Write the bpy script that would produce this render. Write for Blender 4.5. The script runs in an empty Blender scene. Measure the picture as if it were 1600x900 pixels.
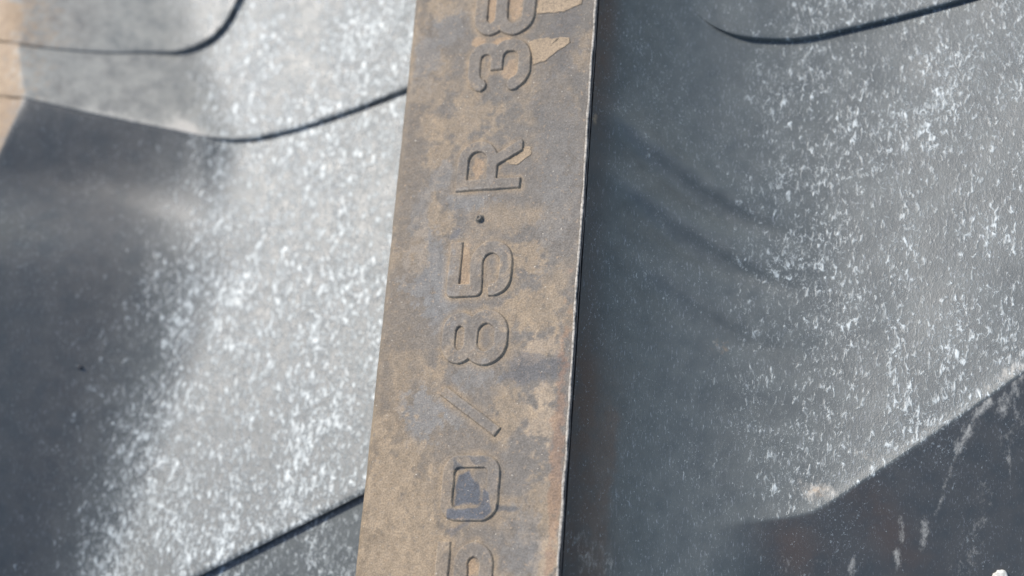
import bpy, math
import numpy as np
from mathutils import Matrix, Vector

# ------------------------------------------------------------------ camera, sky, sun
scene = bpy.context.scene
col = scene.collection
MM = 0.001

cam_data = bpy.data.cameras.new('camera')
cam = bpy.data.objects.new('camera', cam_data)
col.objects.link(cam)
cam.matrix_world = Matrix(((0.940171, 0.039012, 0.338462, 0.135239), (0.075019, 0.945338, -0.317347, -0.120121), (-0.332341, 0.323751, 0.885853, 0.334450), (0, 0, 0, 1)))
cam_data.sensor_width = 36.0
cam_data.lens = 55.395
cam_data.clip_start = 0.01
cam_data.clip_end = 50.0
cam_data.dof.use_dof = True
cam_data.dof.focus_distance = 0.375
cam_data.dof.aperture_fstop = 8.5
scene.camera = cam

SUN = Vector((-0.45, 0.39, 0.80)).normalized()      # towards the sun
elev = math.asin(SUN.z)
world = bpy.data.worlds.new('World')
scene.world = world
world.use_nodes = True
wn = world.node_tree
wn.nodes.clear()
sky = wn.nodes.new('ShaderNodeTexSky')
sky.sky_type = 'NISHITA'
sky.sun_disc = False
sky.sun_elevation = elev
sky.sun_rotation = math.atan2(SUN.x, SUN.y)
bg = wn.nodes.new('ShaderNodeBackground')
bg.inputs['Strength'].default_value = 0.15
wo = wn.nodes.new('ShaderNodeOutputWorld')
wn.links.new(sky.outputs[0], bg.inputs['Color'])
wn.links.new(bg.outputs[0], wo.inputs['Surface'])

sun_data = bpy.data.lights.new('sun', 'SUN')
sun_data.energy = 3.5
sun_data.angle = math.radians(0.5)
sun_data.color = (1.0, 0.95, 0.88)
sun = bpy.data.objects.new('sun', sun_data)
sun.rotation_euler = SUN.to_track_quat('Z', 'Y').to_euler()
sun.location = SUN * 3
col.objects.link(sun)

scene.view_settings.view_transform = 'Standard'
scene.view_settings.look = 'None'
scene.view_settings.gamma = 1.0
scene.view_settings.use_curve_mapping = False
scene.view_settings.exposure = 0.5
scene.render.resolution_x = 1024
scene.render.resolution_y = 576

# ------------------------------------------------------------------ numeric helpers (millimetres)
def lin(r, g, b):
    return np.array([((c / 255) / 12.92 if c < 10 else (((c / 255) + 0.055) / 1.055) ** 2.4) for c in (r, g, b)])

def hash2(i, j, seed):
    h = (i * 374761393 + j * 668265263 + seed * 1442695041) & 0xffffffff
    h = ((h ^ (h >> 13)) * 1274126177) & 0xffffffff
    return ((h ^ (h >> 16)) & 0xffff) / 65535.0

def vnoise(x, y, seed=0):
    i = np.floor(x).astype(np.int64); j = np.floor(y).astype(np.int64)
    fx = x - i; fy = y - j
    fx = fx * fx * (3 - 2 * fx); fy = fy * fy * (3 - 2 * fy)
    a = hash2(i, j, seed); b = hash2(i + 1, j, seed); c = hash2(i, j + 1, seed); d = hash2(i + 1, j + 1, seed)
    return (a * (1 - fx) + b * fx) * (1 - fy) + (c * (1 - fx) + d * fx) * fy

def fbm(x, y, s, seed=0, octv=4):
    t = 0.0; a = 0.5; f = 1.0 / s
    for k in range(octv):
        t = t + a * vnoise(x * f + 17.3 * k, y * f - 9.1 * k, seed + k); a *= 0.5; f *= 2.03
    return t / 0.94                                   # about 0..1

def sstep(a, b, x):
    t = np.clip((x - a) / (b - a), 0, 1)
    return t * t * (3 - 2 * t)

def blob(x, y, c, rx, ry, rot=0.0):
    ca, sa = math.cos(rot), math.sin(rot)
    dx = (x - c[0]) * ca + (y - c[1]) * sa; dy = -(x - c[0]) * sa + (y - c[1]) * ca
    return np.exp(-((dx / rx) ** 2 + (dy / ry) ** 2))

def seg_dist(x, y, a, b):
    ax, ay = a; bx, by = b
    vx, vy = bx - ax, by - ay
    t = np.clip(((x - ax) * vx + (y - ay) * vy) / (vx * vx + vy * vy + 1e-9), 0, 1)
    return np.hypot(x - ax - t * vx, y - ay - t * vy)

def patch(x, y, poly, soft, warp, seed):
    """irregular stain with its own outline: signed distance to a polygon, edge broken by noise"""
    inside = np.zeros(x.shape, bool); d = np.full_like(x, 1e3)
    n = len(poly)
    for i in range(n):
        (x1, y1), (x2, y2) = poly[i], poly[(i + 1) % n]
        d = np.minimum(d, seg_dist(x, y, (x1, y1), (x2, y2)))
        if y1 != y2:
            cr = ((y1 > y) != (y2 > y)) & (x < (x2 - x1) * (y - y1) / (y2 - y1) + x1)
            inside ^= cr
    sd = np.where(inside, -d, d) + warp * (fbm(x, y, 1.6, seed, 3) - 0.5) * 2
    return sstep(soft, -soft, sd)

def obj(name, me, parent, mat):
    o = bpy.data.objects.new(name, me)
    col.objects.link(o)
    if parent: o.parent = parent
    me.materials.append(mat)
    return o

def mesh(name, V, Fc, attrs=None, smooth=True):
    me = bpy.data.meshes.new(name)
    V = np.asarray(V, dtype=np.float64) * MM
    Fc = np.asarray(Fc, dtype=np.int32)
    n = Fc.shape[1]
    me.vertices.add(len(V)); me.vertices.foreach_set('co', V.ravel())
    me.loops.add(Fc.size); me.loops.foreach_set('vertex_index', Fc.ravel())
    me.polygons.add(len(Fc))
    me.polygons.foreach_set('loop_start', np.arange(0, Fc.size, n, dtype=np.int32))
    me.polygons.foreach_set('loop_total', np.full(len(Fc), n, dtype=np.int32))
    me.update(calc_edges=True)
    if smooth:
        me.polygons.foreach_set('use_smooth', np.ones(len(Fc), dtype=bool))
    for k, a in (attrs or {}).items():
        a = np.asarray(a, dtype=np.float32)
        if a.ndim == 2:
            at = me.attributes.new(k, 'FLOAT_COLOR', 'POINT')
            at.data.foreach_set('color', np.concatenate([a, np.ones((len(a), 1), np.float32)], 1).ravel())
        else:
            at = me.attributes.new(k, 'FLOAT', 'POINT'); at.data.foreach_set('value', a)
    return me

def grid_faces(nr, nc, mask=None):
    r, c = np.meshgrid(np.arange(nr - 1), np.arange(nc - 1), indexing='ij')
    i = (r * nc + c)
    f = np.stack([i, i + 1, i + nc + 1, i + nc], -1).reshape(-1, 4)
    if mask is not None:
        f = f[mask.ravel()[f].any(1)]
    return f

def compact(V, f, attrs):
    used = np.unique(f); rm = np.full(len(V), -1); rm[used] = np.arange(len(used))
    return V[used], rm[f], {k: a[used] for k, a in attrs.items()}

# ------------------------------------------------------------------ materials
def nt(name):
    m = bpy.data.materials.new(name); m.use_nodes = True
    t = m.node_tree; t.nodes.clear()
    o = t.nodes.new('ShaderNodeOutputMaterial'); p = t.nodes.new('ShaderNodeBsdfPrincipled')
    t.links.new(p.outputs[0], o.inputs[0])
    return m, t, p

class N:
    """small node-wiring helper"""
    def __init__(s, t): s.t = t
    def put(s, sock, v):
        if hasattr(v, 'is_output'): s.t.links.new(v, sock)
        else: sock.default_value = v
    def pos(s, rot=(0, 0, 0), scale=(1, 1, 1)):
        g = s.t.nodes.new('ShaderNodeTexCoord'); m = s.t.nodes.new('ShaderNodeMapping')
        m.inputs['Rotation'].default_value = rot
        m.inputs['Scale'].default_value = [1000 * v for v in scale]
        s.t.links.new(g.outputs['Object'], m.inputs['Vector']); return m.outputs[0]
    def noise(s, vec, scale, detail=3, rough=0.55, dist=0.0):
        n = s.t.nodes.new('ShaderNodeTexNoise'); s.t.links.new(vec, n.inputs['Vector'])
        n.inputs['Scale'].default_value = scale; n.inputs['Detail'].default_value = detail
        n.inputs['Roughness'].default_value = rough; n.inputs['Distortion'].default_value = dist
        return n.outputs['Fac']
    def vor(s, vec, scale, feature='F1'):
        n = s.t.nodes.new('ShaderNodeTexVoronoi'); n.feature = feature; s.t.links.new(vec, n.inputs['Vector'])
        n.inputs['Scale'].default_value = scale; return n.outputs['Distance']
    def math(s, op, a, b=0.0, c=0.0, clamp=False):
        n = s.t.nodes.new('ShaderNodeMath'); n.operation = op; n.use_clamp = clamp
        for k, v in enumerate((a, b, c)): s.put(n.inputs[k], v)
        return n.outputs[0]
    def ramp(s, v, a, b, lo=0.0, hi=1.0):
        n = s.t.nodes.new('ShaderNodeMapRange'); n.interpolation_type = 'SMOOTHSTEP'
        s.put(n.inputs['Value'], v); s.put(n.inputs['From Min'], a); s.put(n.inputs['From Max'], b)
        s.put(n.inputs['To Min'], lo); s.put(n.inputs['To Max'], hi); return n.outputs[0]
    def mix(s, f, a, b, mode='MIX'):
        n = s.t.nodes.new('ShaderNodeMix'); n.data_type = 'RGBA'; n.blend_type = mode
        s.put(n.inputs[0], f); s.put(n.inputs[6], a); s.put(n.inputs[7], b); return n.outputs[2]
    def attr(s, name, color=False):
        n = s.t.nodes.new('ShaderNodeAttribute'); n.attribute_name = name
        return n.outputs['Color'] if color else n.outputs['Fac']
    def bump(s, h, strength, dist, normal=None):
        n = s.t.nodes.new('ShaderNodeBump'); n.inputs['Strength'].default_value = strength
        n.inputs['Distance'].default_value = dist * MM; s.put(n.inputs['Height'], h)
        if normal: s.t.links.new(normal, n.inputs['Normal'])
        return n.outputs[0]

def rgba(r, g, b): return (*lin(r, g, b), 1.0)

def rubber_material():
    """blue-black rubber with pale flecks; attributes: fleck (amount), tan (clay dust), brown (dirt film), scuff"""
    m, t, p = nt('speckled_rubber'); k = N(t)
    v = k.pos(rot=(0, 0, math.radians(-36)), scale=(1.15, 0.58, 1))
    v2 = k.pos(rot=(0, 0, math.radians(-42)), scale=(1, 0.8, 1))
    w = k.pos()
    fl, tan, brown, scuff_shine = k.attr('fleck'), k.attr('tan'), k.attr('brown'), k.attr('scuff_shine')
    big = k.noise(w, 0.045, 3); med = k.noise(w, 0.18, 3)
    # flecks, coarse and fine; their number follows the fleck attribute
    n1 = k.noise(v, 0.80, 3, 0.62, 0.6)
    n2 = k.noise(v2, 1.7, 3, 0.65, 1.0)
    streak = k.noise(k.pos(rot=(0, 0, math.radians(-38)), scale=(1, 0.3, 1)), 0.11, 4, 0.6)
    push = k.math('MULTIPLY_ADD', fl, 0.175, k.math('MULTIPLY_ADD', big, 0.20, k.math('MULTIPLY', streak, 0.26)))
    f1 = k.ramp(k.math('ADD', n1, push), 0.90, 1.10)
    f2 = k.ramp(k.math('ADD', n2, push), 0.975, 1.07)
    f3 = k.math('MULTIPLY', k.ramp(k.math('MULTIPLY_ADD', big, 0.25, k.noise(v2, 1.9, 2, 0.6, 0.5)), 0.77, 0.86), 0.55)
    f = k.math('MAXIMUM', k.math('MAXIMUM', f1, f3), k.math('MULTIPLY', f2, 0.9))
    # scuffs: streaky pale rub marks, plus a painted highlight on the left rim
    sv = k.pos(rot=(0, 0, math.radians(20)), scale=(1, 0.5, 1))
    sn = k.noise(sv, 0.6, 6, 0.78, 0.15)
    sc = k.ramp(k.math('MULTIPLY_ADD', scuff_shine, 0.40, sn), 0.64, 1.0)
    # hairline scratches
    hv = k.pos(rot=(0, 0, math.radians(14)), scale=(2.2, 0.4, 1))
    hair = k.math('MULTIPLY', k.ramp(k.noise(hv, 1.3, 4, 0.75), 0.57, 0.68, 0.0, 0.75), k.ramp(med, 0.3, 0.6, 0.4, 1.0))
    base = k.mix(k.ramp(med, 0.3, 0.7), rgba(67, 72, 72), rgba(77, 82, 81))
    base = k.mix(hair, base, rgba(142, 146, 150))
    base = k.mix(k.math('MULTIPLY', brown, k.ramp(med, 0.25, 0.6, 0.5, 1.0)), base, rgba(84, 68, 58))
    base = k.mix(k.math('MULTIPLY', f, k.ramp(k.noise(w, 0.35, 2), 0.35, 0.65, 0.45, 0.95)), base, rgba(184, 190, 188))
    base = k.mix(k.math('MULTIPLY', k.attr('dust'), k.ramp(k.noise(w, 0.2, 5, 0.65), 0.25, 0.7, 0.45, 1.0)), base, rgba(158, 155, 144))
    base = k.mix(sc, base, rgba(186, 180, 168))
    tn = k.math('MULTIPLY', k.ramp(k.math('MULTIPLY_ADD', k.noise(w, 0.5, 5, 0.7), 1.3, k.math('SUBTRACT', tan, 0.65)), 0.30, 0.85), k.ramp(tan, 0.0, 0.6, 0.0, 0.9))
    base = k.mix(tn, base, k.mix(k.noise(w, 0.4, 4), rgba(126, 104, 80), rgba(176, 150, 118)))
    t.links.new(base, p.inputs['Base Color'])
    fine = k.noise(w, 2.6, 3, 0.6)
    ro = k.math('ADD', k.ramp(med, 0.2, 0.8, 0.38, 0.46), k.math('MULTIPLY', k.math('MAXIMUM', tn, sc), 0.3))
    t.links.new(ro, p.inputs['Roughness'])
    p.inputs['Specular IOR Level'].default_value = 0.52
    h = k.math('MULTIPLY_ADD', f, 0.3, k.math('MULTIPLY', n1, 0.22))
    b1 = k.bump(h, 0.55, 0.35)
    b2 = k.bump(fine, 0.35, 0.12, b1)
    t.links.new(b2, p.inputs['Normal'])
    return m

def dusty_top_material():
    """worn lug top under dried clay: colour of the dirt and painted letter edges from the attribute, grain from noise"""
    m, t, p = nt('clay_dusted_rubber'); k = N(t)
    w = k.pos()
    c = k.attr('dirt', True)
    g1 = k.noise(w, 2.4, 4, 0.65); g2 = k.noise(w, 0.9, 6, 0.72); g3 = k.vor(w, 1.5)
    c = k.mix(k.ramp(g1, 0.32, 0.70), k.mix(1.0, c, (0.74, 0.73, 0.72, 1), 'MULTIPLY'), k.mix(1.0, c, (1.22, 1.21, 1.20, 1), 'MULTIPLY'))
    c = k.mix(k.ramp(g2, 0.57, 0.66, 0.0, 0.4), c, rgba(178, 152, 122))
    c = k.mix(k.ramp(g2, 0.43, 0.34, 0.0, 0.45), c, rgba(84, 82, 80))
    spk = k.ramp(k.noise(w, 1.3, 2, 0.5), 0.70, 0.76, 0.0, 0.6)
    c = k.mix(spk, c, rgba(205, 194, 176))
    t.links.new(c, p.inputs['Base Color'])
    t.links.new(k.ramp(g2, 0.3, 0.7, 0.58, 0.8), p.inputs['Roughness'])
    p.inputs['Specular IOR Level'].default_value = 0.4
    b1 = k.bump(g1, 0.75, 0.24)
    b2 = k.bump(g2, 0.5, 0.35, b1)
    t.links.new(b2, p.inputs['Normal'])
    return m

def plain_material(name, c1, c2, scale, rough, bump=0.4):
    m, t, p = nt(name); k = N(t); w = k.pos()
    n = k.noise(w, scale, 5, 0.62)
    t.links.new(k.mix(k.ramp(n, 0.3, 0.7), rgba(*c1), rgba(*c2)), p.inputs['Base Color'])
    p.inputs['Roughness'].default_value = rough
    t.links.new(k.bump(n, bump, 0.3), p.inputs['Normal'])
    return m

RUBBER = rubber_material()
TOP = dusty_top_material()
FLAKE = plain_material('dried_clay', (118, 104, 86), (166, 145, 118), 2.6, 0.85)
FLASH = plain_material('dusty_flash', (112, 106, 97), (182, 173, 160), 1.3, 0.75, 0.7)
DARK = plain_material('black_rubber', (34, 36, 40), (50, 52, 56), 1.0, 0.6)
CHALK = plain_material('chalk_white', (168, 166, 158), (205, 203, 196), 1.2, 0.8)
NUB = plain_material('nub_rubber', (70, 66, 60), (112, 104, 92), 1.8, 0.6)

# ------------------------------------------------------------------ the tyre
tyre = bpy.data.objects.new('tractor_tyre', None)
col.objects.link(tyre)
tyre['label'] = 'black rubber tractor tyre tread with a clay-dusted lug bearing raised size numerals'
tyre['category'] = 'tyre'

DEPTH = 38.0
Y0, Y1 = -230.0, 240.0

# ---- base surfaces of the grooves
def right_surface(x, y):
    u = np.clip(x - 24.7, 0, None)
    wv = 77 + 3 * np.sin(y / 60.0)
    q = np.clip(1 - u / wv, 0, 1)
    z = -DEPTH * (1 - q ** 3.6) - 0.25
    z = z + 5 * (np.clip(x - 72, 0, 90) / 100) ** 2
    # shallow flow folds in the fillet: each a low step that fades out at both ends
    for a, b, dep, wd in (
            ((26.3, 47.4), (65.6, 25.4), 4.0, 2.3),
            ((27.2, 31.6), (69.0, 10.7), 3.6, 2.3),
            ((33.2, 10.5), (70.1, -6.0), 2.0, 2.4)):
        vx, vy = b[0] - a[0], b[1] - a[1]; L = math.hypot(vx, vy); vx /= L; vy /= L
        al = ((x - a[0]) * vx + (y - a[1]) * vy) / L
        sg = -(x - a[0]) * vy + (y - a[1]) * vx                      # positive above the fold
        sg = sg + 2.0 * np.sin(al * 3.0)
        env = sstep(-0.05, 0.3, al) * sstep(1.15, 0.6, al)
        z = z + dep * env * (1 / (1 + np.exp(-sg / (0.35 * wd))) * np.exp(-np.clip(sg, 0, None) / 7.0) - 0.35 * np.exp(-((sg + 1.5 * wd) / (1.2 * wd)) ** 2))
    z = z + 1.1 * (fbm(x, y, 34, 5, 3) - 0.5) * sstep(25, 42, x)
    return z

RIDGE = [(20, -56), (51.1, -50.9), (60.0, -48.8), (66.8, -47.6), (73.7, -46.3), (96.1, -31.1), (122.5, -12.7), (180, 33), (270, 90)]

def curve(pts):
    px = np.array([p[0] for p in pts]); py = np.array([p[1] for p in pts])
    # smooth the corners a little: resample and average
    def fn(x):
        x = np.asarray(x, float); r = 0.0
        for d, wgt in ((-4.5, .06), (-3.2, .10), (-1.9, .14), (-0.8, .17), (0, .06), (0.8, .17), (1.9, .14), (3.2, .10), (4.5, .06)):
            r = r + wgt * np.interp(x + d, px, py)
        return r
    return fn

# ---- groove floor right of the lug, with the ridge at its lower end
def right_attrs(x, y, below):
    fl = sstep(30, 78, x) * (0.80 + 0.08 * sstep(20, 90, y)) * (1 - 0.75 * below)
    tan = 0.42 * blob(x, y, (52.2, -7.0), 3.6, 3.6) + 0.5 * blob(x, y, (74.4, -41.4), 5, 3) \
        + 0.7 * blob(x, y, (25.2, 43.3), 0.6, 2.0) + 0.5 * blob(x, y, (24.6, 9.3), 0.5, 6.0)
    brown = 0.9 * blob(x, y, (27.2, -29.0), 4.5, 16) + 0.75 * blob(x, y, (24.9, 67.8), 3, 20) \
        + 0.7 * blob(x, y, (28.8, -61.5), 4, 10) + below * 0.4 * (blob(x, y, (68.2, -54.5), 7, 8, 0.7) + blob(x, y, (90.6, -49.2), 5, 16, 0.6))
    brown = brown + 0.45 * sstep(30, 25.2, x)
    sc = 0.8 * blob(x, y, (74.4, -41.4), 6, 3.2) + 0.7 * blob(x, y, (118.8, -13.6), 7, 2.0, 0.6) \
        + 0.45 * blob(x, y, (86.3, -32.4), 5, 3) + 0.5 * blob(x, y, (28.9, -63.0), 5, 6) + 0.3 * blob(x, y, (51.4, -6.1), 3, 3)
    for pts, wd, am in (([(114.7, -19.6), (109.7, -25.5), (106.9, -30.7)], 1.6, 0.95), ([(106.9, -30.7), (104.2, -36.4), (101.3, -44.4)], 0.7, 0.75),
                        ([(120.9, -14.7), (117.5, -21.3)], 2.4, 0.9), ([(122.0, -21.3), (116.7, -28.5)], 2.6, 0.55), ([(111.9, -39.6), (109.6, -51.2), (104.6, -59.1)], 3.5, 0.5),
                        ([(93.3, -46.1), (93.3, -51.0)], 0.8, 0.9), ([(98.6, -46.6), (97.5, -51.7)], 1.4, 0.8), ([(82.1, -55.1), (81.1, -59.3)], 1.0, 0.8),
                        ([(118.1, -29.5), (118.2, -34.7)], 0.6, 0.9), ([(91.8, -53.4), (92.2, -56.2)], 1.2, 0.9), ([(66.8, -57.7), (64.3, -59.9)], 2.0, 0.6), ([(73.7, -56.8), (76.8, -57.5)], 1.5, 0.5)):
        for a, b in zip(pts[:-1], pts[1:]):
            sc = np.maximum(sc, below * 0.8 * am * np.exp(-(seg_dist(x, y, a, b) / wd) ** 2))
    brown = np.maximum(brown + 0.3 * below, 0.9 * patch(x, y, [(25.7, -19.0), (29.4, -23.6), (32.2, -29.1), (32.1, -39.1), (31.3, -50.2), (31.6, -71.1), (27.0, -72.3), (26.1, -39.1)], 0.8, 0.8, 15))
    return {'fleck': fl, 'tan': np.clip(tan, 0, 1), 'brown': np.clip(brown, 0, 1), 'scuff_shine': np.clip(sc, 0, 1), 'dust': 0.14 * sstep(25, 31, x) * sstep(95, 60, x) * (1 - below)}

def right_floor():
    rc = curve(RIDGE)
    xs = np.concatenate([24.7 + 50 * np.linspace(0, 1, 90) ** 1.35, np.linspace(75.5, 150, 130), np.linspace(152, 270, 40)])
    up = np.concatenate([np.linspace(0, 3, 10) ** 2 / 9 * 3, np.linspace(3.6, 150, 180), np.linspace(155, 300, 25)])[::-1]
    dn = np.concatenate([np.linspace(0.3, 3, 9), np.linspace(3.8, 60, 80), np.linspace(64, 200, 20)])
    off = np.concatenate([up, -dn])
    X, O = np.meshgrid(xs, off)
    Yg = np.clip(rc(X) + O, Y0, Y1)
    Z = right_surface(X, Yg)
    amt = sstep(50, 68, X)
    d = np.clip(-O, 0, None)
    drop = (np.sqrt(d * d + 0.8) - math.sqrt(0.8)) * 0.62
    Z = Z - amt * np.minimum(drop, 45) + amt * 0.12 * np.exp(-(O / 1.6) ** 2)
    Z = Z + amt * (O < 0) * 0.6 * (fbm(X, Yg, 14, 31, 3) - 0.5) * sstep(0, 6, d)
    below = (amt * sstep(0.2, 1.2, d)).ravel()
    x, y = X.ravel(), Yg.ravel()
    at = right_attrs(x, y, below)
    V = np.stack([x, y, Z.ravel()], 1)
    return obj('groove_floor', mesh('groove_floor', V, grid_faces(len(off), len(xs))[:, ::-1], at), tyre, RUBBER)

floor_right = right_floor()

def plate_mesh(name, X, Yc, Z, under, attrs_fn):
    """grid whose first row is the exposed lower edge; a rounded lip and a wall down to `under` are added below it"""
    rows = [(X[0], Yc[0], under[0])]
    lipx, lipy = X[0], Yc[0]
    th = Z[0] - under[0]
    Xa = np.concatenate([X[:1], X[:1], X[:1], X], 0)
    Ya = np.concatenate([Yc[:1] + 0.05, Yc[:1] - 0.12, Yc[:1] - 0.08, Yc + 0.0], 0)
    Za = np.concatenate([(under[0] - 0.8)[None], (under[0] + 0.35 * th)[None], (Z[0] - 0.22 * th)[None], Z], 0)
    x, y = Xa.ravel(), Ya.ravel()
    V = np.stack([x, y, Za.ravel()], 1)
    return mesh(name, V, grid_faces(*Xa.shape), attrs_fn(x, y))

# upper plate of the right groove, its lower lip fading into the lug's fillet
def right_plate():
    lip = curve([(41.0, 85.9), (44.2, 81.8), (48.4, 79.2), (55.1, 77.5), (68.7, 77.9), (82.0, 80.8), (109.5, 85.9), (140.5, 92.1), (270, 140)])
    x0 = (41.7, 84.8)[0]
    xs = np.concatenate([x0 + np.linspace(0, 1, 60) ** 1.3 * 40, np.linspace(x0 + 41, 270, 90)])
    dv = np.concatenate([np.array([0, .15, .4, .8, 1.4, 2.2, 3.2]), np.linspace(4.5, 40, 40), np.linspace(45, 160, 20)])
    X, O = np.meshgrid(xs, dv)
    Yg = np.minimum(lip(X) + O, Y1)
    t = 0.03 + 1.9 * sstep(x0, x0 + 16, X)
    S = right_surface(X, Yg)
    lipround = -0.25 * np.exp(-O / 0.35) * sstep(x0, x0 + 16, X)
    me = plate_mesh('groove_plate', X, Yg, S + t + lipround, S, lambda x, y: right_attrs(x, y, np.zeros_like(x)))
    return obj('groove_plate', me, tyre, RUBBER)
right_plate()

# ---- groove left of the lug, climbing to the neighbouring lug
def fillet(u, r):
    return np.where(u < -r, 0, np.where(u > r, u, (u + r) ** 2 / (4 * r)))

CAPZ = -12.0                                           # neighbouring lug lowered so its flank catches more sun
EDGE_A, EDGE_B, EDGE_C = (-155.2, 69.5), (-161.0, 54.5), (-161.3, 88.0)
def edge_lines(y, kind):
    if kind == 'low':
        xt = EDGE_A[0] + (EDGE_B[0] - EDGE_A[0]) / (EDGE_B[1] - EDGE_A[1]) * (y - EDGE_A[1]); xb = -100 + 0.20 * (y - 60)
        wd = sstep(54, 14, y)
        xt = np.maximum(xt, -170) * (1 - wd) - 154 * wd                             # turns and runs straight further down
    else:
        xt = EDGE_A[0] + (EDGE_C[0] - EDGE_A[0]) / (EDGE_C[1] - EDGE_A[1]) * (y - EDGE_A[1]); xb = -101 - 0.55 * (y - 63)
        xb = np.maximum(xb, xt + 46)
    return xt, xb

def left_surface(x, y, kind):
    xt, xb = edge_lines(y, kind)
    u = (xb - x) / (xb - xt)
    if kind == 'low':
        aw = 0.10 + 0.75 * sstep(62, 22, y)
        top = CAPZ + 11 * sstep(50, 8, y)
        z = -DEPTH + (DEPTH + top) * np.clip(aw * fillet(u - 0.02, 0.42) / 0.98 + (1 - aw) * np.clip(u + 0.05, 0, 2) ** 3.0 * 0.88, 0, None)
    else:
        z = -DEPTH + (DEPTH + CAPZ) * fillet(u, 0.2)
    cap = top - 0.35 if kind == 'low' else CAPZ
    k = 0.35
    z = np.where(z > cap - 6, cap - k * np.log1p(np.exp(-(np.minimum(z, cap + 30) - cap) / k)), z)   # soft edge to the lug top
    z = z + 0.5 * (fbm(x, y, 30, 8, 2) - 0.5)
    return z

def left_attrs(kind):
    def fn(x, y):
        xt, xb = edge_lines(y, kind)
        u = (xb - x) / (xb - xt)
        fl = 1.0 * sstep(0.7, -0.25, u) + 0.1 + 0.12 * blob(x, y, (-80, 0), 40, 60)
        cap = sstep(0.985, 1.01, u)
        tan = cap * 1.0
        if kind == 'high':
            tan = np.maximum(tan, 0.42 * sstep(0.45, 0.95, u))
            fl = fl + 0.35 * blob(x, y, (-113.4, 66.9), 7, 4)
        else:
            tan = np.maximum(tan, 0.16 * sstep(0.1, 0.8, u))
        sc = np.zeros_like(x)
        if kind == 'high':
            sc = sc + 0.75 * blob(x, y, (-112.3, 66.7), 6, 3.0, -0.5) + 0.5 * np.exp(-(seg_dist(x, y, (-138.7, 67.4), (-107.0, 64.0)) / 1.8) ** 2) + 0.28 * sstep(-0.1, 0.3, u) * sstep(1.0, 0.9, u)  # rim highlight painted in; broad term lightens the dusty flank
        return {'fleck': fl, 'tan': np.clip(tan, 0, 1), 'brown': 0.3 * sstep(-0.1, 0.5, u), 'scuff_shine': sc, 'dust': (0.85 if kind == 'high' else 0.10) * sstep(-0.25, 0.25, u)}  # pale dust, strengthened on the high flank to paint in missing sheen
    return fn

STEP1 = curve([(-270, EDGE_A[1] + 8), (EDGE_A[0] - 14, EDGE_A[1] + 2), EDGE_A, (-140.3, 67.4), (-126.9, 65.8), (-110.8, 64.1), (-102.0, 62.8), (-90.5, 62.8), (-76.1, 65.3), (-60.2, 69.5), (-42.6, 74.9), (-27.4, 80.9)])
STEP3 = curve([(-270, -150), (-113.6, -76.7), (-91.6, -65.5), (-68.1, -53.9), (-43.3, -41.7), (-27.7, -33.7)])

def left_columns(kind, y):
    xt, xb = edge_lines(y, kind)
    return xt, xb

def left_plate(kind, stepfn, ytop, thick, name, tilt=0.0, attr=None):
    # column parameter: far cap .. lug edge .. flank .. floor .. under the lug's left flank
    s = np.concatenate([np.linspace(0, 1, 14)[:-1], np.linspace(1, 2, 80)[:-1], np.linspace(2, 3, 90)])
    def colx(y):
        xt, xb = edge_lines(y, kind)
        xt = xt + np.zeros_like(s); xb = xb + np.zeros_like(s)
        return np.where(s < 1, -270 + (xt + 270) * s, np.where(s < 2, xt + (xb + 14 - xt) * (s - 1), xb + 14 + (-27 - xb - 14) * (s - 2)))
    y0 = np.full_like(s, 20.0)
    for it in range(25):
        y0 = 0.5 * y0 + 0.5 * stepfn(colx(y0))
    dv = np.concatenate([np.array([0, .15, .4, .8, 1.4, 2.2, 3.2]), np.linspace(4.5, 240, 230), np.linspace(246, 400, 12)])
    X, Yg = [], []
    for d in dv:
        yy = np.minimum(y0 + d, ytop + np.zeros_like(s))
        if kind == 'low':
            for it in range(12): yy = np.minimum(y0 + d, STEP1(colx(yy)) + 2.5)
        X.append(colx(yy)); Yg.append(yy)
    X = np.array(X); Yg = np.array(Yg); O = dv[:, None] + 0 * X
    S = left_surface(X, Yg, kind)
    t = thick(X)
    Z = S + t - 0.3 * np.exp(-O / 0.4)
    if kind == 'low':                                  # sloping end face of the stepped flank above
        dd = np.clip(STEP1(X) - Yg, 0, None)
        zb = left_surface(X, Yg, 'high') + 1.2
        rmp = np.clip(1 - dd / 27.0, 0, 1)
        rmp = rmp ** 1.7
        Z = Z + np.clip(zb - Z, 0, None) * rmp * sstep(-92, -108, X)
    under = np.minimum(left_surface(X, Yg, 'low'), S) - 0.3
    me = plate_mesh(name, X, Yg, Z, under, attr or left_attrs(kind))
    return obj(name, me, tyre, RUBBER)

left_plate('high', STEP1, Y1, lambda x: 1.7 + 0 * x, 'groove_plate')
left_plate('low', STEP3, 96.0, lambda x: 0 * x, 'groove_floor')

# lowest floor, under the third step: tips away a little
def left_low():
    xs = np.linspace(-270, -27, 160); off = np.linspace(6, -170, 150)
    X, O = np.meshgrid(xs, off)
    Yg = np.maximum(STEP3(X) + O, Y0)
    Z = left_surface(X, Yg, 'low') - 2.2 + 0.13 * np.minimum(O, 0) * sstep(-150, -100, X)
    Z = np.maximum(Z, -95)
    x, y = X.ravel(), Yg.ravel()
    a = left_attrs('low')(x, y); a['fleck'] = a['fleck'] * 0.75
    return obj('groove_floor', mesh('groove_floor', np.stack([x, y, Z.ravel()], 1), grid_faces(len(off), len(xs))[:, ::-1], a), tyre, RUBBER)
left_low()

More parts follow.
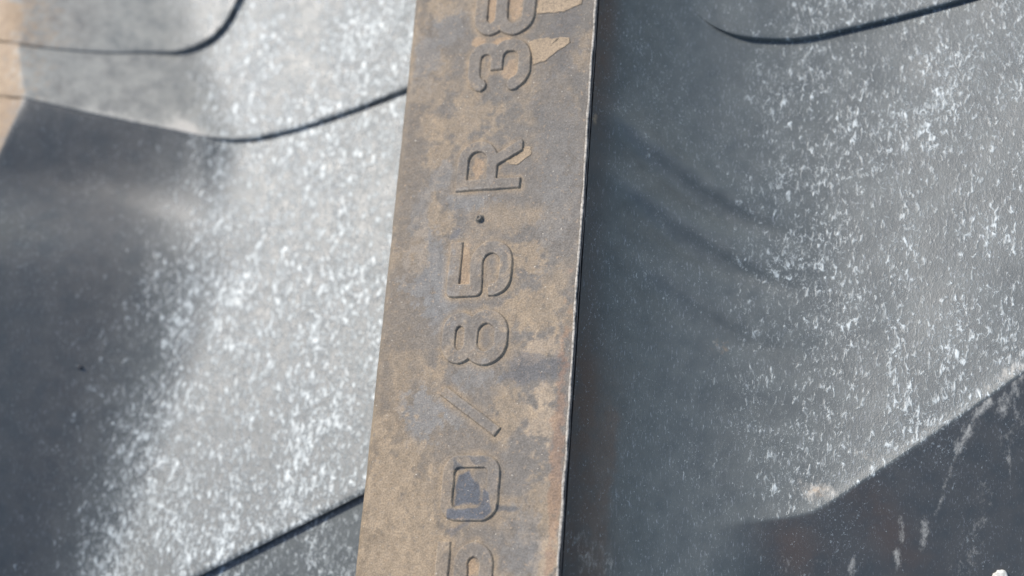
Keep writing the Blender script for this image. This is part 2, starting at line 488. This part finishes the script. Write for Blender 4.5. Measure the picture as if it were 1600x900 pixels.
# overlying stepped block in the corner, on the neighbouring lug's flank
def corner_plate():
    pts = [(-270, 94), (-167.8, 89.3), (-160.4, 87.4), (-148.0, 87.7), (-135.6, 89.2), (-127.5, 91.4), (-119.8, 92.1), (-111.9, 95.3), (-105.9, 99.7), (-103.6, 104.4), (-101.5, 108.6), (-100.0, 122.1)]
    lowc = curve(pts)
    xe = pts[-1][0]
    xs = np.concatenate([np.linspace(-270, -160, 20)[:-1], np.linspace(-160, -125, 50)[:-1], np.linspace(-125, xe, 90)])
    dv = np.concatenate([np.array([0, .15, .4, .8, 1.4, 2.2, 3.2]), np.linspace(4.5, 60, 60), np.linspace(65, 160, 15)])
    X, O = np.meshgrid(xs, dv)
    jag = 0.5 * (fbm(X, 0 * X, 5, 77, 3) - 0.5) * sstep(-128, -112, X)
    Yg = np.minimum(lowc(X) + O + jag, Y1)
    S = left_surface(X, Yg, 'high') + 1.7
    t = 0.8 + 1.2 * sstep(-135, -112, X)
    Z = S + t - 0.3 * np.exp(-O / 0.4)
    def at(x, y):
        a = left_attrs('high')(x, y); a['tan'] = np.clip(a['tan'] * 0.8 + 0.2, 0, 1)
        a['brown'] = np.ones_like(x) * 0.8 * sstep(-135, -150, x); a['fleck'] = a['fleck'] * 0.8; return a
    me = plate_mesh('corner_block', X, Yg, Z, S, at)
    return obj('corner_block', me, tyre, RUBBER)
corner_plate()

# ------------------------------------------------------------------ raised characters (signed distance fields)
def d_box(x, y, a, b, hw):
    """stroke from a to b, half width hw, square ends"""
    ax, ay = a; bx, by = b
    L = math.hypot(bx - ax, by - ay); ux, uy = (bx - ax) / L, (by - ay) / L
    cx, cy = (ax + bx) / 2, (ay + by) / 2
    px = np.abs((x - cx) * ux + (y - cy) * uy) - L / 2
    py = np.abs(-(x - cx) * uy + (y - cy) * ux) - hw
    return np.hypot(np.maximum(px, 0), np.maximum(py, 0)) + np.minimum(np.maximum(px, py), 0)

def d_line(x, y, pts, hw):
    d = np.full_like(x, 1e3)
    for a, b in zip(pts[:-1], pts[1:]):
        if math.hypot(a[0] - b[0], a[1] - b[1]) > 1e-5: d = np.minimum(d, d_box(x, y, a, b, hw))
    for p in pts[1:-1]:
        d = np.minimum(d, np.hypot(x - p[0], y - p[1]) - hw)
    return d

def arc_pts(cx, cy, rx, ry, a0, a1, n=12):
    return [(cx + rx * math.cos(math.radians(a0 + (a1 - a0) * i / n)), cy + ry * math.sin(math.radians(a0 + (a1 - a0) * i / n))) for i in range(n + 1)]

def d_ring(x, y, x0, x1, y0, y1, rad, hw):
    """rounded rectangle ring on its centre line"""
    px = np.abs(x - (x0 + x1) / 2) - (x1 - x0) / 2 + rad
    py = np.abs(y - (y0 + y1) / 2) - (y1 - y0) / 2 + rad
    d = np.hypot(np.maximum(px, 0), np.maximum(py, 0)) + np.minimum(np.maximum(px, py), 0) - rad
    return np.abs(d) - hw

# glyphs in a unit box: r = reading direction 0..1, h = height 0..1 ; returned in box units scaled by (W, H)
def glyph(kind, r, h, W, H, s):
    e = s                                                # half stroke
    if kind == '8':
        a = d_ring(r, h, e, W - e, e, 0.56 * H, min(0.24 * H, 0.30 * W), e)
        b = d_ring(r, h, e * 1.25, W - e * 1.25, 0.56 * H, H - e, min(0.19 * H, 0.28 * W), e)
        return np.minimum(a, b)
    if kind == '0':
        return d_ring(r, h, e, W - e, e, H - e, 0.20 * H, e)
    if kind == '3':
        R = 0.22 * H
        low = [(e * 0.9, 0.28 * H), (e * 0.9, e + R * 0.7)] + arc_pts(e + R, e + R, R, R, 200, 270, 6) + arc_pts(W - e - R, e + R, R, R, 270, 360, 8) + \
              arc_pts(W - e - R * 0.9, 0.545 * H - R * 0.8, R * 0.9, R * 0.8, 0, 90, 8) + [(0.42 * W, 0.545 * H)]
        upp = [(0.42 * W, 0.545 * H)] + arc_pts(W - e * 1.2 - R * 0.8, 0.545 * H + R * 0.75, R * 0.8, R * 0.75, 270, 360, 8) + \
              arc_pts(W - e * 1.2 - R * 0.8, H - e - R * 0.8, R * 0.8, R * 0.8, 0, 90, 8) + arc_pts(e + R, H - e - R * 0.8, R, R * 0.8, 90, 160, 6) + [(e * 1.0, 0.74 * H)]
        return np.minimum(d_line(r, h, low, e), d_line(r, h, upp, e))
    if kind == '5':
        R = 0.24 * H
        pts = [(W, H - e), (e, H - e), (e, 0.54 * H), (W - e - R, 0.56 * H)]
        pts += arc_pts(W - e - R, 0.56 * H - R, R, R, 90, 0, 8) + arc_pts(W - e - R, e + R, R, R, 0, -90, 8)
        pts += arc_pts(e + R * 0.8, e + R * 0.8, R * 0.8, R * 0.8, 270, 190, 6) + [(e, 0.34 * H)]
        return d_line(r, h, pts, e)
    if kind == 'R':
        R = 0.23 * H
        a = d_line(r, h, [(e, 0), (e, H)], e)
        b = d_line(r, h, [(e, H - e), (W - e - R, H - e)] + arc_pts(W - e - R, H - e - R, R, R, 90, -90, 14) + [(e, H - e - 2 * R)], e)
        c = d_box(r, h, (0.55 * W, H - e - 2 * R), (W - e, -0.02 * H), e)
        c = np.maximum(c, -h)
        return np.minimum(np.minimum(a, b), c)
    if kind == '/':
        return d_box(r, h, (0.06 * W, 0.03 * H), (0.94 * W, 0.97 * H), e)

# placement: (name, glyph, lowest reading position y, highest y, baseline x, cap x, half stroke) in mm on the lug top
def span(top_px, bot_px):
    return top_px, bot_px
CHARS = [
    # name, kind, corner at start of reading on the baseline side, corner at end on the cap side
    ('numeral_five',  '5', (8.2, -74.2), (-5.8, -61.5), 1.65),
    ('numeral_zero',  '0', (8.2, -56.7), (-6.0, -41.3), 1.45),
    ('slash',         '/', (7.2, -36.5), (-8.4, -24.8), 1.25),
    ('numeral_eight', '8', (7.4, -19.5), (-9.4, -5.7), 1.7),
    ('numeral_five',  '5', (7.1, -2.2), (-9.4, 12.0), 1.6),
    ('letter_r',      'R', (7.4, 25.6), (-9.5, 38.8), 1.4),
    ('numeral_three', '3', (7.7, 52.5), (-9.1, 66.6), 1.65),
    ('numeral_eight', '8', (7.9, 67.9), (-8.5, 84.2), 1.7),
]

def char_sdf(c, x, y):
    name, kind, a, b, s = c
    W = b[1] - a[1]; H = a[0] - b[0]
    return glyph(kind, y - a[1], a[0] - x, W, H, s)

# ------------------------------------------------------------------ dirt and painted letter-edge highlights on the lug top
C_BASE = lin(118, 111, 102); C_TAN = lin(151, 133, 109); C_CREAM = lin(174, 154, 128); C_BLUE = lin(124, 122, 118)
C_DARK = lin(86, 88, 92); C_RUST = lin(130, 114, 93)

def near_letters(x, y):
    d = np.full_like(x, 99.0)
    for c in CHARS:
        d = np.minimum(d, char_sdf(c, x, y))
    return d

def lay(colr, mask, c):
    return colr * (1 - mask[:, None]) + c[None, :] * mask[:, None]

def dirt(x, y, sd=None):
    n1 = fbm(x, y, 9, 11); n2 = fbm(x, y, 3.2, 23); n3 = fbm(x, y, 24, 41); n4 = fbm(x, y * 0.7, 1.3, 57)
    n5 = fbm(x * 0.8, y, 0.7, 63, 3)
    rag = (n2 - 0.5) * 1.2 + (n4 - 0.5) * 0.9 + (n5 - 0.5) * 0.7
    c = np.tile(C_BASE, (len(x), 1))
    # general drift: browner at the left rim and toward the lower left
    low = sstep(0, -75, y)
    c = lay(c, np.clip(0.45 * sstep(-4, -24, x) + 0.75 * low * sstep(14, -12, x) + rag * 0.35, 0, 1), C_RUST)
    c = lay(c, np.clip(0.45 * sstep(10, 70, y) * sstep(-22, 6, x) + rag * 0.2, 0, 0.6), lin(106, 100, 91))
    c = lay(c, np.clip((n1 - 0.52) * 3.2 + rag * 0.4, 0, 0.6), C_TAN)
    def add(px, rx, ry, amt, cc, rot=0.0):
        nonlocal c
        m = blob(x, y, px, rx, ry, rot)
        c = lay(c, 0.85 * amt * sstep(0.34, 0.64, m + rag * 0.8 * (m > 0.02)), cc)
    add((-20.9, 63.9), 5, 11, 0.75, C_BLUE); add((-15.9, 71.7), 5, 8, 0.6, C_BLUE)
    add((-18.4, 78.9), 6, 4, 0.85, C_TAN); add((-7.4, 45.5), 9, 7, 0.75, C_TAN); add((-19.3, 54.6), 5, 7, 0.55, C_TAN)
    add((-15.5, 35.6), 4, 6, 0.8, C_TAN); add((-13.7, 30.2), 4, 4, 0.7, C_BLUE); add((-5.4, 23.3), 9, 3.5, 0.85, C_BLUE)
    add((-13.4, 18.2), 4, 8, 0.8, C_TAN, 0.4); add((-14.7, 4.8), 6.5, 12, 0.95, C_BLUE); add((-10.4, -4.5), 5, 8, 0.75, C_BLUE)
    add((-18.8, 20.2), 3, 9, 0.6, C_BLUE); add((-18.2, 9.1), 3, 8, 0.6, C_TAN)
    add((10.1, 7.4), 6, 5, 0.9, C_TAN); add((14.1, -6.2), 7, 7, 0.85, C_TAN); add((8.0, -6.8), 7, 4, 0.7, C_TAN)
    add((15.9, -15.7), 5, 4, 0.7, C_CREAM); add((17.5, -26.7), 4, 4, 0.75, C_CREAM); add((18.0, -33.5), 4, 6, 0.7, C_CREAM)
    add((9.9, -30.4), 5, 5, 0.7, C_TAN); add((-1.3, -21.6), 7, 4, 0.8, C_BLUE); add((-12.7, -31.7), 7, 8, 0.95, C_BLUE)
    add((-3.8, -30.2), 5, 4, 0.6, C_BLUE); add((-9.0, -19.1), 2.5, 6, 0.8, C_TAN, -0.5)
    add((15.4, -20.4), 9, 4, 0.7, C_DARK); add((18.1, 20.5), 6, 12, 0.5, lin(128, 124, 118)); add((16.4, 34.1), 6, 22, 0.6, lin(118, 114, 108))
    add((14.9, 55.0), 7, 18, 0.65, lin(104, 100, 95)); add((15.6, 69.3), 5, 14, 0.6, lin(100, 96, 92))
    add((-18.3, -48.6), 8, 18, 0.9, C_TAN); add((-12.8, -62.2), 10, 14, 0.9, C_TAN); add((-18.7, -68.2), 8, 12, 0.8, C_TAN)
    add((18.6, -52.9), 5, 10, 0.7, C_TAN); add((21.0, -64.5), 3.5, 8, 0.9, C_CREAM); add((15.4, -61.7), 5, 12, 0.75, lin(122, 118, 112))
    add((21.7, -42.6), 1.8, 30, 0.6, lin(140, 108, 84))
    # clay left in the counters and against the strokes
    if sd is None:
        sd = near_letters(x, y)
    hug = sstep(2.2, 0.0, sd) * sstep(-0.3, 0.1, sd)
    c = lay(c, np.clip(hug * (n2 * 1.5 - 0.2), 0, 0.8), C_TAN)
    for p, rx, ry, a in (((-3.4, 75.9), 1.6, 3.2, .9), ((2.4, 76.2), 1.6, 3.6, .9), ((-4.2, 31.8), 1.4, 2.6, .85), ((-5.2, 5.2), 1.2, 5.5, .7), ((2.3, 58.0), 1.6, 2.2, .7), ((-7.2, 66.9), 1.8, 1.2, .9), ((-0.6, 66.3), 2.6, 1.2, .9), ((2.6, -66.9), 1.4, 2, .9)):
        m = blob(x, y, p, rx * 1.3, ry * 1.3) * (sd > -0.2)
        c = lay(c, a * sstep(0.3, 0.6, m + rag * 0.4 * (m > .05)), lin(162, 138, 110))
    c = lay(c, 0.4 * sstep(0.1, -0.5, sd) * (0.4 + 0.6 * n1), lin(132, 122, 110))
    c = lay(c, 0.3 * np.exp(-((sd + 0.12) / 0.28) ** 2) * (0.3 + 0.9 * n2), lin(170, 154, 134))  # pale rim around strokes paints in the missing edge highlight
    # rubbed-off places where dark rubber shows
    c = lay(c, 0.95 * patch(x, y, [(-1.9, -45.9), (0.3, -44.8), (3.1, -48.6), (4.1, -52.4), (-2.3, -53.1), (-2.6, -48.6)], 0.25, 0.55, 3), lin(82, 86, 92))
    c = lay(c, 0.9 * patch(x, y, [(4.6, -49.5), (6.1, -50.4), (6.9, -54.5), (5.2, -56.4), (-3.8, -56.2), (-3.8, -54.2), (3.1, -53.8), (4.4, -52.3)], 0.25, 0.4, 4), lin(84, 88, 95))
    c = lay(c, 0.8 * patch(x, y, [(0.1, -41.5), (4.0, -41.8), (4.9, -42.8), (2.2, -43.6)], 0.25, 0.5, 5), lin(98, 96, 94))
    c = lay(c, 0.8 * patch(x, y, [(-3.6, -41.6), (-0.7, -44.4), (-3.4, -44.8)], 0.25, 0.4, 6), lin(92, 92, 92))
    c = lay(c, 0.8 * patch(x, y, [(7.9, -52.9), (13.6, -53.4), (12.5, -54.3), (8.0, -54.3)], 0.2, 0.3, 7), lin(92, 92, 92))
    c = lay(c, 0.6 * patch(x, y, [(-3.6, -58.8), (1.8, -56.3), (0.8, -57.8), (-2.6, -60.5)], 0.3, 0.5, 8), lin(96, 96, 98))
    c = lay(c, 0.7 * patch(x, y, [(-8.9, 15.0), (-7.0, 16.6), (-7.7, 13.3), (-9.7, 13.1)], 0.3, 0.5, 9), lin(98, 98, 100))
    c = c * (0.57 + 0.36 * n4 + 0.2 * n5)[:, None]
    return np.clip(c, 0, 1)

def top_height(x, y):
    return 0.45 * (fbm(x, y, 14, 91, 3) - 0.5) + 0.16 * (fbm(x, y, 2.2, 92, 3) - 0.5)

# ------------------------------------------------------------------ the lug
def build_lug():
    xin = np.arange(-24.2, 23.61, 0.33)
    left = [(-40, -44), (-36.5, -37.5), (-33, -24), (-28, -6), (-26.4, -1.4), (-25.6, -0.55), (-25.15, -0.25), (-24.7, -0.08)]
    right = [(23.75, -0.05), (23.95, -0.3), (24.1, -0.9), (24.3, -3.0)]
    xs = np.concatenate([[p[0] for p in left], xin, [p[0] for p in right]])
    dz = np.concatenate([[p[1] for p in left], np.zeros(len(xin)), [p[1] for p in right]])
    ys = np.concatenate([np.linspace(Y0, -82, 40)[:-1], np.arange(-82, 92, 0.33), np.linspace(92.2, Y1, 40)])
    X, Yg = np.meshgrid(xs, ys)
    wob = 0.22 * (fbm(0 * Yg, Yg, 5, 71, 3) - 0.5)
    edge = np.zeros(len(xs)); edge[:len(left) + 2] = 1
    X = X + wob * edge[None, :]
    fade = np.ones(len(xs)); fade[:3] = 0; fade[-len(right):] = 0.3
    Z = dz[None, :] + top_height(X, Yg) * fade[None, :]
    x, y = X.ravel(), Yg.ravel()
    at = {'dirt': dirt(x, y)}
    fl = np.stack([x, y, Z.ravel()], 1)
    return obj('tread_lug', mesh('tread_lug', fl, grid_faces(len(ys), len(xs)), at), tyre, TOP)
lug = build_lug()

REL = 0.72
for ci, c in enumerate(CHARS):
    name, kind, a, b, s = c
    xs = np.arange(b[0] - 1.5, a[0] + 1.5, 0.17); ys = np.arange(a[1] - 1.5, b[1] + 1.5, 0.17)
    X, Yg = np.meshgrid(xs, ys)
    x, y = X.ravel(), Yg.ravel()
    wx = x + 0.22 * (fbm(x, y, 2.5, 301, 2) - 0.5); wy = y + 0.22 * (fbm(x, y, 2.5, 302, 2) - 0.5)
    sd = char_sdf(c, wx, wy)
    wear = 0.85 + 0.4 * (fbm(x, y, 7, 200 + ci, 2) - 0.3)
    prof = sstep(0.22, -0.14, sd)
    z = top_height(x, y) - 0.10 + (REL * wear + 0.10) * prof
    mask = (sd < 0.30).reshape(X.shape)
    V = np.stack([x, y, z], 1)
    V, f, at = compact(V, grid_faces(len(ys), len(xs), mask), {'dirt': dirt(x, y, sd)})
    obj(name, mesh(name, V, f, at), lug, TOP)

# rubber vent nub left from the mould, between R and 5 (and a smaller one on the neighbouring flank)
def lathe(name, prof, n, cx, cy, cz, parent, mat, ax=None):
    V = []; Fc = []
    for (r, z) in prof:
        for i in range(n):
            a = 2 * math.pi * i / n
            V.append((cx + r * math.cos(a), cy + r * math.sin(a), cz + z))
    for k in range(len(prof) - 1):
        for i in range(n):
            j = (i + 1) % n
            Fc.append((k * n + i, k * n + j, (k + 1) * n + j, (k + 1) * n + i))
    return obj(name, mesh(name, V, Fc), parent, mat)
p = (-2.4, 18.0)
lathe('vent_nub', [(1.5, -0.2), (1.15, 0.1), (0.85, 0.2), (0.78, 0.8), (0.66, 1.05), (0.4, 1.1), (0.3, 0.85), (0.02, 0.8)], 18, p[0], p[1], 0.0, lug, NUB)
p = (-130.1, -9.6)
pz = float(left_surface(np.array([p[0]]), np.array([p[1]]), 'low')[0])
lathe('vent_nub', [(0.7, -1.0), (0.65, 0.2), (0.45, 0.4), (0.02, 0.45)], 14, p[0], p[1], pz, tyre, DARK)

# mould flash: ragged thin rib along the lug's right rim
def flash(x0, w, zt, seed, mat, y_lo, y_hi):
    ys = np.arange(y_lo, y_hi, 0.45)
    wob = 0.55 * (fbm(ys * 0, ys, 6, seed, 4) - 0.5)
    ww = w * (0.45 + 1.0 * (fbm(ys * 0 + 3, ys, 3, seed + 5, 3)))
    hh = zt * (0.6 + 0.8 * fbm(ys * 0 + 9, ys, 2.5, seed + 9, 3))
    prof = [(-0.5, -0.25), (-0.42, 0.7), (-0.15, 1.0), (0.2, 1.0), (0.45, 0.6), (0.5, -3.5)]
    X = np.stack([x0 + wob + ww * q[0] for q in prof], 1); Z = np.stack([hh * q[1] for q in prof], 1)
    Yg = np.repeat(ys[:, None], len(prof), 1)
    return obj('mould_flash', mesh('mould_flash', np.stack([X.ravel(), Yg.ravel(), Z.ravel()], 1), grid_faces(len(ys), len(prof))), lug, mat)
flash(23.75, 0.75, 0.34, 500, FLASH, -150, 170)
flash(24.42, 0.16, 0.12, 540, DARK, -150, 170)

# dried clay flakes on the lug top
def flake(poly, th, seed):
    poly = [np.array(q) for q in poly]
    pts = []
    n = len(poly)
    for i in range(n):
        A, B = poly[i], poly[(i + 1) % n]
        m = max(2, int(np.linalg.norm(B - A) / 0.5))
        for k in range(m): pts.append(A + (B - A) * k / m)
    P = np.array(pts); cen = P.mean(0)
    P = P + 1.3 * (np.stack([fbm(P[:, 0], P[:, 1], 1.2, seed, 2), fbm(P[:, 0], P[:, 1], 1.2, seed + 1, 3)], 1) - 0.5)
    V = []; Fc = []; m = len(P)
    rings = [(1.0, -0.15), (1.0, th), (0.93, th * 1.25), (0.80, th * 0.6), (0.4, th * 0.5), (0.02, th * 0.5)]
    for s, z in rings:
        Q = cen + (P - cen) * s
        h = top_height(Q[:, 0], Q[:, 1])
        V += [(q[0], q[1], z + hh) for q, hh in zip(Q, h)]
    for r in range(len(rings) - 1):
        for i in range(m):
            j = (i + 1) % m
            Fc.append((r * m + i, r * m + j, (r + 1) * m + j, (r + 1) * m + i))
    Fc = np.array(Fc)
    area = 0.5 * np.sum(P[:, 0] * np.roll(P[:, 1], -1) - np.roll(P[:, 0], -1) * P[:, 1])
    if area < 0: Fc = Fc[:, ::-1]
    return obj('mud_flake', mesh('mud_flake', V, Fc), lug, FLAKE)
flake([(7.2, 65.6), (10.7, 66.2), (17.4, 65.7), (18.3, 64.3), (14.9, 62.2), (11.2, 59.5), (8.5, 59.2), (7.7, 62.9)], 0.12, 600)
flake([(8.6, 76.2), (9.7, 78.3), (20.5, 77.4), (20.3, 75.1), (15.7, 73.2), (8.7, 73.5)], 0.12, 610)
flake([(3.1, 32.7), (6.7, 34.8), (8.2, 36.8), (9.7, 36.5), (9.7, 33.9), (6.2, 31.9)], 0.10, 620)

# solid rubber under the tread
def carcass():
    a, b = 270.0, 45.0
    V = [(-a, Y0, -100), (a, Y0, -100), (a, Y1, -100), (-a, Y1, -100), (-a, Y0, -125), (a, Y0, -125), (a, Y1, -125), (-a, Y1, -125)]
    Fc = [(0, 1, 2, 3), (7, 6, 5, 4), (0, 4, 5, 1), (1, 5, 6, 2), (2, 6, 7, 3), (3, 7, 4, 0)]
    return obj('carcass', mesh('carcass', V, Fc, smooth=False), tyre, DARK)
carcass()

# ------------------------------------------------------------------ small loose thing on the dark face
def crumb(c, cz, r):
    import bmesh
    bm = bmesh.new(); bmesh.ops.create_icosphere(bm, subdivisions=3, radius=1.0)
    for v in bm.verts:
        n = v.co.copy()
        k = 1 + 0.22 * math.sin(5 * n.x + 2 * n.y) * math.cos(4 * n.z + n.x * 3)
        v.co = Vector((n.x * r * k, n.y * r * 1.05 * k, n.z * r * 0.6 * k)) * MM
    me = bpy.data.meshes.new('white_crumb'); bm.to_mesh(me); bm.free()
    me.polygons.foreach_set('use_smooth', np.ones(len(me.polygons), dtype=bool))
    o = obj('white_crumb', me, None, CHALK)
    o.location = (c[0] * MM, c[1] * MM, cz * MM)
    o['label'] = 'small white chalky crumb on the dark rubber below the ridge'
    o['category'] = 'crumb'
bpy.context.view_layer.update()
dg = bpy.context.evaluated_depsgraph_get()
cp = (114.6, -57.1)
ok, hit, nn, ii = floor_right.evaluated_get(dg).ray_cast(Vector((cp[0] * MM, cp[1] * MM, 1.0)), Vector((0, 0, -1)))
crumb(cp, hit.z / MM + 0.6, 1.7)
